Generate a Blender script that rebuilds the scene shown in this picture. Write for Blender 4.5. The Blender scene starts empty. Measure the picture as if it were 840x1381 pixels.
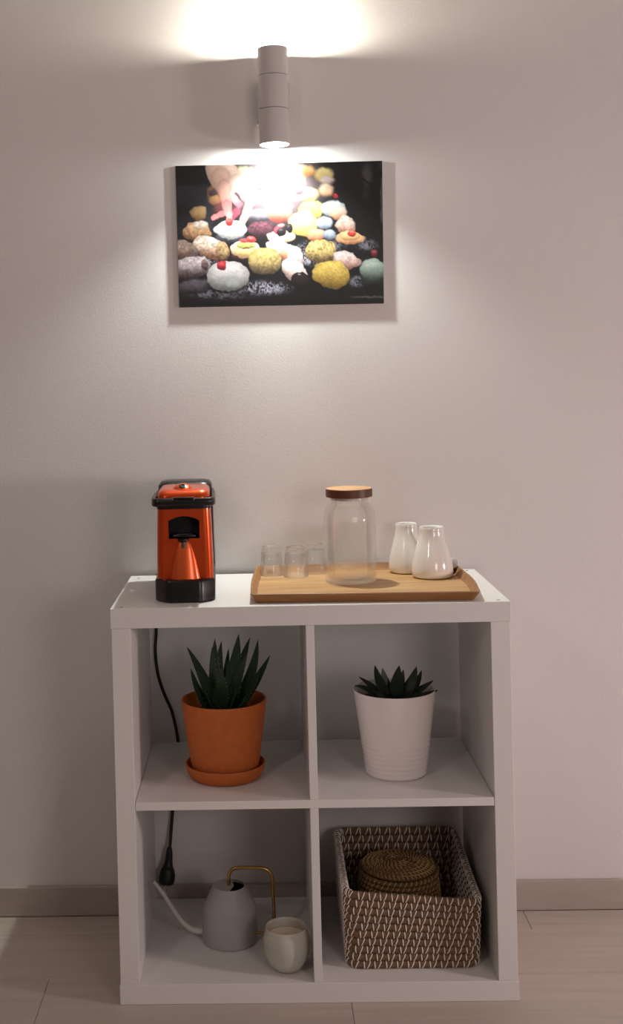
import bpy, bmesh, math, random
import numpy as np
from mathutils import Vector, Matrix

random.seed(7)
PI = math.pi
SC = bpy.context.scene
COL = SC.collection

# ------------------------------------------------------------------ camera
F_PX, PITCH, ROLL, YAW = 1648.69327, -0.00989065681, 0.0249231815, 0.0282625538
CAM = Vector((-0.0875886, -2.33708, 1.20461))
SHX, SHY = -118.494, -165.252


def rx(a): return Matrix.Rotation(a, 3, 'X')
def ry(a): return Matrix.Rotation(a, 3, 'Y')
def rz(a): return Matrix.Rotation(a, 3, 'Z')


cam_d = bpy.data.cameras.new('camera')
cam = bpy.data.objects.new('camera', cam_d)
COL.objects.link(cam)
R = rz(YAW) @ rx(PITCH) @ ry(ROLL)
cam.matrix_world = Matrix.Translation(CAM) @ (R @ rx(PI / 2)).to_4x4()
cam_d.sensor_fit = 'VERTICAL'
cam_d.sensor_height = 36.0
cam_d.sensor_width = 36.0 * 840 / 1381
cam_d.lens = 36.0 * F_PX / 1381
cam_d.shift_x = -SHX / 1381
cam_d.shift_y = SHY / 1381
cam_d.clip_start = 0.05
SC.camera = cam

# ------------------------------------------------------------------ colour management, world, lights
SC.view_settings.view_transform = 'Standard'
SC.view_settings.look = 'None'
SC.view_settings.gamma = 1.0
SC.view_settings.use_curve_mapping = False
SC.view_settings.exposure = 0.10
W = bpy.data.worlds.new('world')
SC.world = W
W.use_nodes = True
W.node_tree.nodes['Background'].inputs[0].default_value = (1, 0.86, 0.8, 1)
W.node_tree.nodes['Background'].inputs[1].default_value = 0.05

LX, LY = -0.0388, 0.347          # axis of the wall lamp
LZ0, LZ1 = 1.711, 1.921


def light(kind, name, loc, energy, color, target=None, **kw):
    d = bpy.data.lights.new(name, kind)
    o = bpy.data.objects.new(name, d)
    COL.objects.link(o)
    o.location = loc
    d.energy = energy
    d.color = color
    for k, v in kw.items():
        setattr(d, k, v)
    if target is not None:
        o.rotation_euler = (Vector(target) - Vector(loc)).to_track_quat('-Z', 'Y').to_euler()
    return o


# second lamp of the room, far to the right (warm pink), and weaker room light from the front left
light('AREA', 'room_lamp_right', (2.2, -0.78, 0.98), 14, (1.0, 0.82, 0.83), (0, 0.2, 0.6), size=0.24)
light('AREA', 'front_fill', (1.0, -2.5, 1.15), 8.4, (1.0, 0.88, 0.85), (0.2, 0.3, 0.4), size=0.6)  # unseen fill light added to brighten the shelf fronts
light('AREA', 'room_lamp_left', (-1.03, -1.8, 1.85), 2.9, (1.0, 0.90, 0.86), (0, 0.3, 0.4), size=0.16)
# the wall lamp's own beams
WHITE = (0.96, 1.0, 0.94)
light('SPOT', 'sconce_beam_down', (LX, LY, LZ0 - 0.002), 23, WHITE, (LX, LY, 0),
      spot_size=math.radians(124), spot_blend=0.6, shadow_soft_size=0.012)
light('SPOT', 'sconce_core_down', (LX, LY, LZ0 - 0.002), 8, WHITE, (LX, LY, 0),
      spot_size=math.radians(34), spot_blend=1.0, shadow_soft_size=0.012)
light('POINT', 'sconce_glow_down', (LX, LY, LZ0 + 0.0015), 3.0, WHITE, shadow_soft_size=0.005)
light('SPOT', 'sconce_beam_up', (LX, LY, LZ1 + 0.002), 18, WHITE, (LX, LY, 3),
      spot_size=math.radians(118), spot_blend=0.9, shadow_soft_size=0.012)
light('POINT', 'sconce_glow_up', (LX, LY, LZ1 - 0.0015), 8, (1.0, 0.94, 0.80), shadow_soft_size=0.005)


# ------------------------------------------------------------------ materials
def srgb(r, g, b):
    def f(c):
        c /= 255.0
        return c / 12.92 if c <= 0.04045 else ((c + 0.055) / 1.055) ** 2.4
    return (f(r), f(g), f(b), 1)


def mat(name, col, rough=0.5, metal=0.0, bump=None, noise=None, **kw):
    """bump=(scale, strength, distance); noise=(scale(vec3), col2, contrast)"""
    m = bpy.data.materials.new(name)
    m.use_nodes = True
    nt = m.node_tree
    b = nt.nodes['Principled BSDF']
    b.inputs['Base Color'].default_value = col
    b.inputs['Roughness'].default_value = rough
    b.inputs['Metallic'].default_value = metal
    for k, v in kw.items():
        b.inputs[k.replace('_', ' ')].default_value = v
    tc = nt.nodes.new('ShaderNodeTexCoord')
    if noise:
        mp = nt.nodes.new('ShaderNodeMapping')
        mp.inputs['Scale'].default_value = noise[0]
        nz = nt.nodes.new('ShaderNodeTexNoise')
        nz.inputs['Scale'].default_value = 1.0
        nz.inputs['Detail'].default_value = 6
        nt.links.new(tc.outputs['Object'], mp.inputs[0])
        nt.links.new(mp.outputs[0], nz.inputs['Vector'])
        rp = nt.nodes.new('ShaderNodeValToRGB')
        c = noise[2]
        rp.color_ramp.elements[0].position = 0.5 - c
        rp.color_ramp.elements[1].position = 0.5 + c
        rp.color_ramp.elements[0].color = noise[1]
        rp.color_ramp.elements[1].color = col
        nt.links.new(nz.outputs['Fac'], rp.inputs[0])
        nt.links.new(rp.outputs[0], b.inputs['Base Color'])
    if bump:
        nb = nt.nodes.new('ShaderNodeTexNoise')
        nb.inputs['Scale'].default_value = bump[0]
        nb.inputs['Detail'].default_value = 4
        nt.links.new(tc.outputs['Object'], nb.inputs['Vector'])
        bp = nt.nodes.new('ShaderNodeBump')
        bp.inputs['Strength'].default_value = bump[1]
        bp.inputs['Distance'].default_value = bump[2]
        nt.links.new(nb.outputs['Fac'], bp.inputs['Height'])
        nt.links.new(bp.outputs[0], b.inputs['Normal'])
    return m


def mat_glass(name, tint, clear):
    m = bpy.data.materials.new(name)
    m.use_nodes = True
    nt = m.node_tree
    nt.nodes.remove(nt.nodes['Principled BSDF'])
    out = nt.nodes['Material Output']
    g = nt.nodes.new('ShaderNodeBsdfGlass')
    g.inputs['Color'].default_value = tint
    g.inputs['Roughness'].default_value = 0.0
    g.inputs['IOR'].default_value = 1.46
    t = nt.nodes.new('ShaderNodeBsdfTransparent')
    t.inputs['Color'].default_value = (0.985, 0.985, 0.98, 1)
    mx = nt.nodes.new('ShaderNodeMixShader')
    mx.inputs[0].default_value = clear
    nt.links.new(g.outputs[0], mx.inputs[1])
    nt.links.new(t.outputs[0], mx.inputs[2])
    nt.links.new(mx.outputs[0], out.inputs['Surface'])
    return m


def mat_emit(name, col, s):
    m = mat(name, (0.8, 0.8, 0.8, 1))
    b = m.node_tree.nodes['Principled BSDF']
    b.inputs['Emission Color'].default_value = col
    b.inputs['Emission Strength'].default_value = s
    return m


def mat_tile():
    m = mat('wood_look_tile', srgb(190, 178, 165), 0.42)
    nt = m.node_tree
    b = nt.nodes['Principled BSDF']
    tc = nt.nodes.new('ShaderNodeTexCoord')
    oi = nt.nodes.new('ShaderNodeObjectInfo')
    add = nt.nodes.new('ShaderNodeVectorMath')
    add.operation = 'ADD'
    nt.links.new(tc.outputs['Object'], add.inputs[0])
    mul = nt.nodes.new('ShaderNodeMath')
    mul.operation = 'MULTIPLY'
    mul.inputs[1].default_value = 37.0
    nt.links.new(oi.outputs['Random'], mul.inputs[0])
    nt.links.new(mul.outputs[0], add.inputs[1])
    mp = nt.nodes.new('ShaderNodeMapping')
    mp.inputs['Scale'].default_value = (3.0, 42.0, 4.0)
    nt.links.new(add.outputs[0], mp.inputs[0])
    nz = nt.nodes.new('ShaderNodeTexNoise')
    nz.inputs['Scale'].default_value = 1.0
    nz.inputs['Detail'].default_value = 7
    nz.inputs['Distortion'].default_value = 0.6
    nt.links.new(mp.outputs[0], nz.inputs['Vector'])
    rp = nt.nodes.new('ShaderNodeValToRGB')
    rp.color_ramp.elements[0].position = 0.25
    rp.color_ramp.elements[1].position = 0.75
    rp.color_ramp.elements[0].color = srgb(184, 172, 162)
    rp.color_ramp.elements[1].color = srgb(200, 189, 179)
    nt.links.new(nz.outputs['Fac'], rp.inputs[0])
    nt.links.new(rp.outputs[0], b.inputs['Base Color'])
    return m


def mat_wood(name, c1, c2, scale=(5, 60, 60), rough=0.45):
    m = mat(name, c1, rough, noise=(scale, c2, 0.22))
    return m


M = dict(
    wall=mat('wall_paint', srgb(226, 222, 220), 0.85, bump=(420, 0.25, 0.0012)),
    wall_side=mat('side_wall_paint', srgb(178, 168, 162), 0.9),
    ceiling=mat('ceiling_paint', srgb(232, 228, 222), 0.9),
    tile=mat_tile(),
    grout=mat('grout', srgb(150, 135, 122), 0.9),
    base=mat('baseboard_tile', srgb(184, 174, 165), 0.5, noise=((6, 40, 40), srgb(172, 161, 152), 0.3)),
    white=mat('white_foil', srgb(232, 229, 226), 0.38),
    cap=mat('grey_cap', srgb(150, 146, 142), 0.5),
    lamp=mat('white_lacquer', srgb(208, 202, 200), 0.45),
    seam=mat('dark_seam', srgb(120, 108, 104), 0.6),
    lens=mat_emit('lamp_lens', (1, 0.98, 0.93, 1), 14.0),
    orange=mat('orange_metallic', srgb(222, 80, 24), 0.28, 0.65, Coat_Weight=0.5, Coat_Roughness=0.08),
    orange2=mat('orange_flare', srgb(232, 100, 44), 0.34, 0.6, Coat_Weight=0.3),
    black=mat('black_plastic', srgb(16, 16, 17), 0.30),
    black_m=mat('black_recess', srgb(8, 8, 8), 0.6),
    grey=mat('grey_metal', srgb(120, 118, 115), 0.3, 0.9),
    cord=mat('black_rubber', srgb(14, 13, 13), 0.5),
    wood=mat_wood('tray_wood', srgb(204, 164, 112), srgb(166, 120, 72)),
    wood_shade=mat_wood('tray_rim_shaded', srgb(172, 124, 76), srgb(132, 88, 48)),  # tray wood darkened, the shade on the rim walls is in the colour
    wood_l=mat_wood('lid_wood_top', srgb(214, 170, 122), srgb(186, 134, 84), (6, 90, 30)),
    wood_d=mat_wood('lid_wood_edge', srgb(112, 66, 40), srgb(78, 42, 24), (20, 20, 8)),
    glass=mat_glass('clear_glass', (0.985, 0.99, 0.985, 1), 0.68),
    glass2=mat_glass('thin_glass', (0.985, 0.99, 0.985, 1), 0.5),
    ceramic=mat('white_glaze', srgb(238, 234, 228), 0.14, Coat_Weight=0.5),
    terra=mat('terracotta', srgb(206, 112, 52), 0.75, noise=((60, 60, 60), srgb(192, 98, 42), 0.3), bump=(200, 0.15, 0.001)),
    soil=mat('soil', srgb(40, 28, 20), 0.95, bump=(150, 1.0, 0.006)),
    leaf=mat('aloe_green', srgb(46, 70, 42), 0.45, noise=((90, 90, 30), srgb(30, 50, 30), 0.3)),
    leaf2=mat('haworthia_green', srgb(34, 48, 34), 0.42, noise=((90, 90, 30), srgb(22, 34, 24), 0.3)),
    tooth=mat('leaf_tooth', srgb(150, 160, 130), 0.6),
    potw=mat('pearl_white', srgb(246, 236, 233), 0.25, Coat_Weight=0.4),
    can=mat('grey_enamel', srgb(172, 168, 165), 0.45),
    spout=mat('spout_enamel', srgb(196, 190, 184), 0.4),
    brass=mat('brass', srgb(184, 146, 90), 0.25, 1.0),
    dark=mat('inside_shade', srgb(14, 12, 11), 0.8),
    frost=mat('frosted_glass', srgb(242, 226, 210), 0.25, Transmission_Weight=0.25, Subsurface_Weight=0.3),
    candle=mat('candle_wax', srgb(236, 220, 204), 0.5),
    grass=mat('seagrass', srgb(136, 106, 76), 0.75, noise=((140, 140, 500), srgb(98, 72, 48), 0.25), bump=(500, 0.8, 0.002)),
    stitch=mat('pale_stitch', srgb(246, 236, 228), 0.6),
    grass2=mat('dark_seagrass', srgb(128, 96, 54), 0.75, noise=((200, 200, 200), srgb(88, 60, 32), 0.25), bump=(500, 0.8, 0.002)),
    stitch2=mat('tan_stitch', srgb(190, 156, 104), 0.6),
    board=mat('board_edge', srgb(206, 200, 196), 0.6),
    twine=mat('brown_twine', srgb(96, 66, 40), 0.9),
)


# ------------------------------------------------------------------ building helpers
ORG = Vector((0, 0, 0))          # origin of the thing being built
XF = None                        # optional turn applied to the vertices


def thing(name, label, cat, loc, group=None):
    global ORG
    o = bpy.data.objects.new(name, None)
    o.empty_display_size = 0.05
    COL.objects.link(o)
    o.location = loc
    ORG = Vector(loc)
    o['label'] = label
    o['category'] = cat
    if group:
        o['group'] = group
    return o


def link(name, me, parent=None, label=None, smooth=None):
    o = bpy.data.objects.new(name, me)
    COL.objects.link(o)
    if parent is not None:
        o.parent = parent
    if label:
        o['label'] = label
    if smooth is not None:
        n = len(me.polygons)
        me.polygons.foreach_set('use_smooth', [True] * n)
        if smooth < 3:
            me.set_sharp_from_angle(angle=smooth)
    return o


def part(name, vf, m, parent=None, smooth=0.6, label=None, local=False):
    """vf = (verts, faces) in world coordinates; stored relative to the thing's base"""
    v, f = vf
    if XF is not None:
        v = [XF @ Vector(p) for p in v]
    if not local:
        v = [Vector(p) - ORG for p in v]
    me = bpy.data.meshes.new(name)
    me.from_pydata([tuple(p) for p in v], [], f)
    me.materials.append(m)
    bm = bmesh.new()
    bm.from_mesh(me)
    bmesh.ops.recalc_face_normals(bm, faces=bm.faces)
    bm.to_mesh(me)
    bm.free()
    return link(name, me, parent, label, smooth)


def struct(name, vf, m, smooth=0.6):
    global ORG
    ORG = Vector((0, 0, 0))
    o = part(name, vf, m, None, smooth)
    o['kind'] = 'structure'
    return o


def join(*vfs):
    V, Fc = [], []
    for v, f in vfs:
        n = len(V)
        V += [Vector(p) for p in v]
        Fc += [tuple(i + n for i in q) for q in f]
    return V, Fc


def box(x0, x1, y0, y1, z0, z1, bev=0.0, seg=2):
    bm = bmesh.new()
    bmesh.ops.create_cube(bm, size=1)
    for v in bm.verts:
        v.co = Vector(((x0 + x1) / 2 + v.co.x * (x1 - x0), (y0 + y1) / 2 + v.co.y * (y1 - y0), (z0 + z1) / 2 + v.co.z * (z1 - z0)))
    if bev > 0:
        bmesh.ops.bevel(bm, geom=bm.edges[:], offset=bev, segments=seg, affect='EDGES', profile=0.5)
    bm.verts.index_update()
    r = ([v.co.copy() for v in bm.verts], [tuple(v.index for v in f.verts) for f in bm.faces])
    bm.free()
    return r


def rings(rs, closed_ends=True, cyclic=False):
    """rs: list of equally long loops of points"""
    n = len(rs[0])
    V = [p for r in rs for p in r]
    Fc = []
    m = len(rs)
    for i in range(m if cyclic else m - 1):
        a, b = i * n, ((i + 1) % m) * n
        for k in range(n):
            Fc.append((a + k, a + (k + 1) % n, b + (k + 1) % n, b + k))
    if closed_ends and not cyclic:
        Fc.append(tuple(range(n))[::-1])
        Fc.append(tuple(range((m - 1) * n, m * n)))
    return V, Fc


def lathe(prof, cx, cy, seg=48, ends=True, mod=None):
    """prof [(r, z)...]"""
    rs = []
    for i, (r, z) in enumerate(prof):
        ring = []
        for k in range(seg):
            a = 2 * PI * k / seg
            q = r * (mod(a, z, i) if mod else 1)
            ring.append(Vector((cx + q * math.cos(a), cy + q * math.sin(a), z)))
        rs.append(ring)
    return rings(rs, ends)


def catmull(pts, n=8, closed=False):
    P = [Vector(p) for p in pts]
    out = []
    L = len(P)
    for i in range(L if closed else L - 1):
        p0 = P[(i - 1) % L] if closed or i > 0 else P[0]
        p1 = P[i]
        p2 = P[(i + 1) % L]
        p3 = P[(i + 2) % L] if closed or i + 2 < L else P[-1]
        for k in range(n):
            t = k / n
            out.append(0.5 * ((2 * p1) + (p2 - p0) * t + (2 * p0 - 5 * p1 + 4 * p2 - p3) * t * t + (3 * p1 - p0 - 3 * p2 + p3) * t ** 3))
    if not closed:
        out.append(P[-1])
    return out


def tube(path, rad, seg=12, closed=False, squash=None):
    """rad: number or list per point; squash=(w,h) cross-section factors with h along world z-ish"""
    P = [Vector(p) for p in path]
    n = len(P)
    rs = []
    prev = None
    for i in range(n):
        if closed:
            t = (P[(i + 1) % n] - P[i - 1]).normalized()
        else:
            t = (P[min(i + 1, n - 1)] - P[max(i - 1, 0)]).normalized()
        if prev is None or squash:
            up = Vector((0, 0, 1)) if abs(t.z) < 0.95 else Vector((0, 1, 0))
            u = t.cross(up).normalized()
        else:
            u = (prev - t * prev.dot(t)).normalized()
        prev = u
        w = t.cross(u).normalized()
        r = rad[i] if isinstance(rad, (list, tuple)) else rad
        a, b = squash if squash else (1, 1)
        rs.append([P[i] + (u * math.cos(2 * PI * k / seg) * a + w * math.sin(2 * PI * k / seg) * b) * r for k in range(seg)])
    return rings(rs, True, closed)


def rrect(x0, x1, y0, y1, r, z, n=5):
    pts = []
    for cx, cy, a0 in ((x1 - r, y1 - r, 0), (x0 + r, y1 - r, 90), (x0 + r, y0 + r, 180), (x1 - r, y0 + r, 270)):
        for k in range(n + 1):
            a = math.radians(a0 + 90 * k / n)
            pts.append(Vector((cx + r * math.cos(a), cy + r * math.sin(a), z)))
    return pts


def rpoly(pts, r, z, n=4, rlist=None):
    """round the corners of a convex polygon"""
    out = []
    L = len(pts)
    for i in range(L):
        p = Vector((pts[i][0], pts[i][1], 0))
        a = Vector((pts[i - 1][0], pts[i - 1][1], 0))
        b = Vector((pts[(i + 1) % L][0], pts[(i + 1) % L][1], 0))
        rr = rlist[i] if rlist else r
        d1 = (a - p).normalized() * rr
        d2 = (b - p).normalized() * rr
        for k in range(n + 1):
            t = k / n
            q = (p + d1) * (1 - t) ** 2 + p * 2 * t * (1 - t) + (p + d2) * t * t
            out.append(Vector((q.x, q.y, z)))
    return out


def copy_tree(o, parent=None):
    c = o.copy()
    COL.objects.link(c)
    if parent is not None:
        c.parent = parent
    for ch in list(o.children):
        copy_tree(ch, c)
    return c


# ------------------------------------------------------------------ room
RX0, RX1, RY0, RY1, RH = -2.3, 2.6, -3.4, 0.4055, 2.75
T = 0.08
struct('wall_back', box(RX0 - T, RX1 + T, RY1, RY1 + T, -0.02, RH), M['wall'])
struct('wall_left', box(RX0 - T, RX0, RY0, RY1, -0.02, RH), M['wall_side'])
struct('wall_right', box(RX1, RX1 + T, RY0, RY1, -0.02, RH), M['wall_side'])
struct('wall_front', box(RX0 - T, RX1 + T, RY0 - T, RY0, -0.02, RH), M['wall_side'])
struct('ceiling', box(RX0 - T, RX1 + T, RY0 - T, RY1 + T, RH, RH + T), M['ceiling'])
floor = struct('floor', box(RX0 - T, RX1 + T, RY0 - T, RY1 + T, -0.10, -0.0012), M['grout'])
struct('baseboard_back', box(RX0, RX1, 0.3925, 0.4050, 0.0002, 0.0655, 0.001, 1), M['base'])
struct('baseboard_left', box(RX0, RX0 + 0.008, RY0, 0.392, 0.0002, 0.0655), M['base'])
struct('baseboard_right', box(RX1 - 0.008, RX1, RY0, 0.392, 0.0002, 0.0655), M['base'])


def floor_tiles():
    cache = {}
    row = 0
    y1 = 0.392
    y0 = 0.302
    starts = {0: 0.473, 1: 0.21, 2: 0.062}
    rnd = random.Random(3)
    while y1 > RY0:
        off = starts.get(row, rnd.uniform(0, 0.6))
        x = off - 0.6 * math.ceil((off - RX0) / 0.6)
        while x < RX1:
            a, b = max(x, RX0), min(x + 0.6, RX1)
            yy0 = max(y0, RY0)
            if b - a > 0.01 and y1 - yy0 > 0.01:
                g = 0.0007
                w, h = round(b - a - 2 * g, 4), round(y1 - yy0 - 2 * g, 4)
                if (w, h) not in cache:
                    vf = box(-w / 2, w / 2, -h / 2, h / 2, -0.008, 0, 0.0006, 1)
                    me = bpy.data.meshes.new('tile')
                    me.from_pydata([tuple(p) for p in vf[0]], [], vf[1])
                    me.materials.append(M['tile'])
                    cache[(w, h)] = me
                o = bpy.data.objects.new('tile', cache[(w, h)])
                COL.objects.link(o)
                o.parent = floor
                o.location = ((a + b) / 2, (y1 + yy0) / 2, 0)
            x += 0.6
        y1 = y0
        y0 -= 0.195
        row += 1


floor_tiles()

# ------------------------------------------------------------------ shelf unit
SW, ST, SI, SH, SD = 0.3825, 0.0385, 0.008, 0.765, 0.39
s = thing('shelf_unit', 'white cube shelf unit with four open compartments standing against the wall', 'shelf', (0, SD / 2, 0))
B = 0.0007
part('top_panel', box(-SW, SW, 0, SD, SH - ST, SH, B, 1), M['white'], s)
part('bottom_panel', box(-SW, SW, 0, SD, 0.0002, ST, B, 1), M['white'], s)
for a, b in ((-SW + 0.0015, -SW + ST), (SW - ST, SW - 0.0015)):
    part('side_panel', box(a, b, 0.0008, SD, ST + 0.0002, SH - ST - 0.0002, B, 1), M['white'], s)
part('middle_shelf', box(-SW + ST + 0.0008, SW - ST - 0.0008, 0.0012, SD - 0.001, SH / 2 - SI, SH / 2 + SI, B, 1), M['white'], s)
for a, b in ((ST + 0.0002, SH / 2 - SI - 0.0002), (SH / 2 + SI + 0.0002, SH - ST - 0.0002)):
    part('divider', box(-SI, SI, 0.0015, SD - 0.001, a, b, B, 1), M['white'], s)
for x, y in ((-0.362, 0.355), (0.3626, 0.0165), (0.3626, 0.3690), (-0.362, 0.0165)):
    part('screw_cap', lathe([(0.0035, SH - 0.001), (0.0035, SH + 0.0004), (0.002, SH + 0.0007)], x, y, 16), M['cap'], s)

# ------------------------------------------------------------------ wall lamp
t = thing('wall_lamp', 'white cylindrical up and down wall lamp above the pastry picture', 'lamp', (LX, 0.4055, 1.816))
RL = 0.0330


def tube_shell(z0, z1, r, wall=0.0018):
    return join(lathe([(r - wall, z0), (r - 0.0005, z0), (r, z0 + 0.0006), (r, z1 - 0.0006), (r - 0.0005, z1), (r - wall, z1), (r - wall, z0)], LX, LY, 64, False))


part('lower_tube', tube_shell(LZ0, 1.7865, RL), M['lamp'], t)
part('middle_tube', tube_shell(1.7877, 1.8597, RL), M['lamp'], t)
part('upper_tube', tube_shell(1.8609, LZ1, RL), M['lamp'], t)
part('seam_core', lathe([(RL - 0.0022, 1.7212), (RL - 0.0022, 1.9105)], LX, LY, 48), M['seam'], t)
ln = part('lower_lens', lathe([(RL - 0.0021, LZ0 + 0.0080), (RL - 0.0021, LZ0 + 0.0095)], LX, LY, 48), M['lens'], t, label='glowing lower lens')
part('upper_lens', lathe([(RL - 0.0021, LZ1 - 0.0095), (RL - 0.0021, LZ1 - 0.0080)], LX, LY, 48), M['lens'], t, label='glowing upper lens')
part('wall_plate', box(LX - 0.0375, LX + 0.0375, 0.378, 0.4053, 1.762, 1.856, 0.004, 2), M['lamp'], t)


# ------------------------------------------------------------------ the printed picture
def sm(x):
    x = np.clip(x, 0, 1)
    return x * x * (3 - 2 * x)


def value_noise(X, Y, sc, seed=0):
    def h(i, j):
        v = np.sin(i * 127.1 + j * 311.7 + seed * 74.7) * 43758.5453
        return v - np.floor(v)
    x, y = X / sc, Y / sc
    i, j = np.floor(x), np.floor(y)
    fx, fy = sm(x - i), sm(y - j)
    return (h(i, j) * (1 - fx) + h(i + 1, j) * fx) * (1 - fy) + (h(i, j + 1) * (1 - fx) + h(i + 1, j + 1) * fx) * fy


def paint_picture(NX, NY):
    global U_, V_
    TLc, TRc, BRc, BLc = [np.array(p, float) for p in ((236, 224), (515.5, 217), (516.5, 408), (242, 413))]
    s_, t_ = np.meshgrid(np.linspace(0, 1, NX), np.linspace(0, 1, NY))
    U = (1 - t_) * ((1 - s_) * TLc[0] + s_ * TRc[0]) + t_ * ((1 - s_) * BLc[0] + s_ * BRc[0])
    V = (1 - t_) * ((1 - s_) * TLc[1] + s_ * TRc[1]) + t_ * ((1 - s_) * BLc[1] + s_ * BRc[1])
    img = np.zeros((NY, NX, 3))
    n1 = value_noise(U, V, 2.2, 1)
    n2 = value_noise(U, V, 1.2, 2)
    n3 = value_noise(U, V, 6, 3)
    n4 = value_noise(U, V, 14, 4)

    def lin(c):
        c = np.array(c, float) / 255
        return np.where(c <= 0.04045, c / 12.92, ((c + 0.055) / 1.055) ** 2.4)

    def put(alpha, col):
        nonlocal img
        a = np.clip(alpha, 0, 1)[..., None]
        c = col if isinstance(col, np.ndarray) and col.ndim == 3 else np.broadcast_to(lin(col), img.shape)
        img = img * (1 - a) + c * a

    def ell(cx, cy, rx_, ry_, rot=0, wob=0.0, wseed=1, sq=2.0):
        a = math.radians(rot)
        dx, dy = U - cx, V - cy
        x = (dx * math.cos(a) + dy * math.sin(a)) / rx_
        y = (-dx * math.sin(a) + dy * math.cos(a)) / ry_
        d = (np.abs(x) ** sq + np.abs(y) ** sq) ** (1 / sq)
        if wob:
            th = np.arctan2(y, x)
            d = d * (1 + wob * (np.sin(3 * th + wseed) + 0.7 * np.sin(5 * th + 2.3 * wseed) + 0.5 * np.sin(8 * th + wseed * 4)) / 2)
        return d, x, y

    def blob(cx, cy, rx_, ry_, top, bot, rot=0, blur=1.2, wob=0.0, ws=1, tex=0.0, texn=None, sq=2.0, hl=0.0, dark=0.0):
        d, x, y = ell(cx, cy, rx_, ry_, rot, wob, ws, sq)
        a = sm((1 - d) * min(rx_, ry_) / blur + 0.5)
        g = sm(((V - cy) / ry_ + 1) / 2)[..., None]
        col = lin(top) * (1 - g) + lin(bot) * g
        edge = sm((d - 0.55) / 0.5)[..., None]
        col = col * (1 - 0.26 * edge) * (1 - 0.5 * sm((y + 0.05) / 1.1))[..., None] * (1 + 0.12 * sm((-y - 0.2) / 0.8))[..., None]
        tn = (texn if texn is not None else n1)
        k_ = tex + (0.12 if blur < 2 else 0.03)
        col = col * (1 + k_ * (tn - 0.5) * 2 + 0.5 * k_ * (n3 - 0.5) * 2)[..., None]
        if hl:
            h = np.exp(-(((U - cx + rx_ * 0.15) / (rx_ * 0.45)) ** 2 + ((V - cy + ry_ * 0.45) / (ry_ * 0.3)) ** 2))[..., None]
            col = col + hl * h
        put(a, np.clip(col, 0, 1))

    def seg(x0, y0, x1, y1, r0, r1, c0, c1=None, blur=1.2):
        dx, dy = x1 - x0, y1 - y0
        L2 = dx * dx + dy * dy
        q = np.clip(((U - x0) * dx + (V - y0) * dy) / L2, 0, 1)
        r = r0 + (r1 - r0) * q
        dist = np.hypot(U - x0 - q * dx, V - y0 - q * dy)
        a = sm((r - dist) / blur + 0.5)
        c1 = c1 or c0
        col = lin(c0) * (1 - q[..., None]) + lin(c1) * q[..., None]
        col = col * (1 - 0.24 * sm((dist / r - 0.45) / 0.6))[..., None]
        put(a, col)

    U = U + (value_noise(U, V, 4.5, 21) - 0.5) * 2.2
    V = V + (value_noise(U, V, 4.0, 22) - 0.5) * 2.2
    one = np.ones_like(U)
    # dark table and background
    put(one, (15, 13, 17))
    put(sm((V - 246) / 8) * sm((292 - U) / 14), (52, 54, 66))
    put(sm((V - 262) / 22) * sm((300 - U) / 30), (30, 29, 36))
    put(sm((V - 300) / 30), (16, 14, 19))
    put(sm(1 - np.hypot((U - 495) / 11, (V - 236) / 24)) * 1.2, (96, 84, 94))
    put(sm(1 - np.hypot((U - 493) / 10, (V - 262) / 14)) * 0.9, (56, 54, 56))
    seg(484, 238, 512, 256, 1.4, 1.6, (24, 20, 24), blur=2)
    put(sm((U - 512) / 2.5) * sm((V - 236) / 10) * sm((305 - V) / 20), (120, 112, 124))
    put(sm((U - 508) / 2.5) * sm((232 - V) / 10), (60, 52, 62))
    # far row, out of focus
    put(sm(1.25 - np.hypot((U - 372) / 62, (V - 250) / 52)) * 0.55, (190, 160, 170))
    for a in [(330, 236, 18, 11, (250, 240, 190), (240, 200, 150)), (352, 243, 15, 11, (255, 240, 235), (230, 200, 210)),
              (376, 236, 20, 12, (255, 250, 250), (235, 215, 225)), (402, 232, 16, 10, (255, 214, 190), (240, 150, 90)),
              (416, 231, 9, 7, (255, 200, 130), (230, 140, 50)), (396, 246, 16, 12, (250, 236, 240), (215, 190, 200)),
              (342, 262, 16, 12, (255, 244, 236), (220, 190, 190)), (362, 262, 17, 12, (255, 250, 246), (235, 200, 196)),
              (385, 264, 14, 10, (255, 225, 210), (235, 170, 150)), (437, 236, 13, 10, (250, 226, 150), (232, 190, 90)),
              (441, 243, 9, 6, (245, 225, 225), (225, 190, 180)), (440, 256, 10, 9, (250, 220, 190), (232, 170, 120)),
              (416, 262, 13, 9, (252, 226, 170), (236, 200, 120)), (402, 262, 10, 8, (255, 246, 244), (230, 205, 200)),
              (352, 290, 20, 8, (180, 170, 185), (60, 54, 68))]:
        blob(*a, blur=4.5)
    blob(352, 252, 7, 5, (104, 84, 122), (70, 52, 84), blur=3)
    blob(404, 259, 8, 3.5, (150, 90, 110), (120, 60, 80), rot=-20, blur=3)
    blob(377, 287, 17, 13, (255, 190, 160), (196, 62, 40), blur=3, hl=0.1)
    blob(376, 278, 17, 6, (255, 246, 236), (250, 210, 180), blur=3)
    blob(420, 283, 16, 13, (250, 232, 130), (232, 190, 70), blur=3, wob=.1, tex=.1)
    blob(408, 301, 20, 17, (255, 244, 168), (240, 205, 96), blur=2.2, wob=.12, ws=2, tex=.12)
    blob(449, 281, 17, 11, (232, 240, 244), (176, 196, 204), blur=2.6)
    blob(437, 300, 11, 8, (216, 226, 240), (150, 164, 184), blur=3)
    blob(452.5, 264.5, 3.6, 3.8, (224, 30, 40), (180, 10, 20), blur=1.6)
    blob(457, 287, 12, 9, (252, 226, 214), (222, 152, 108), rot=-15, blur=2.2, wob=.1)
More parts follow.
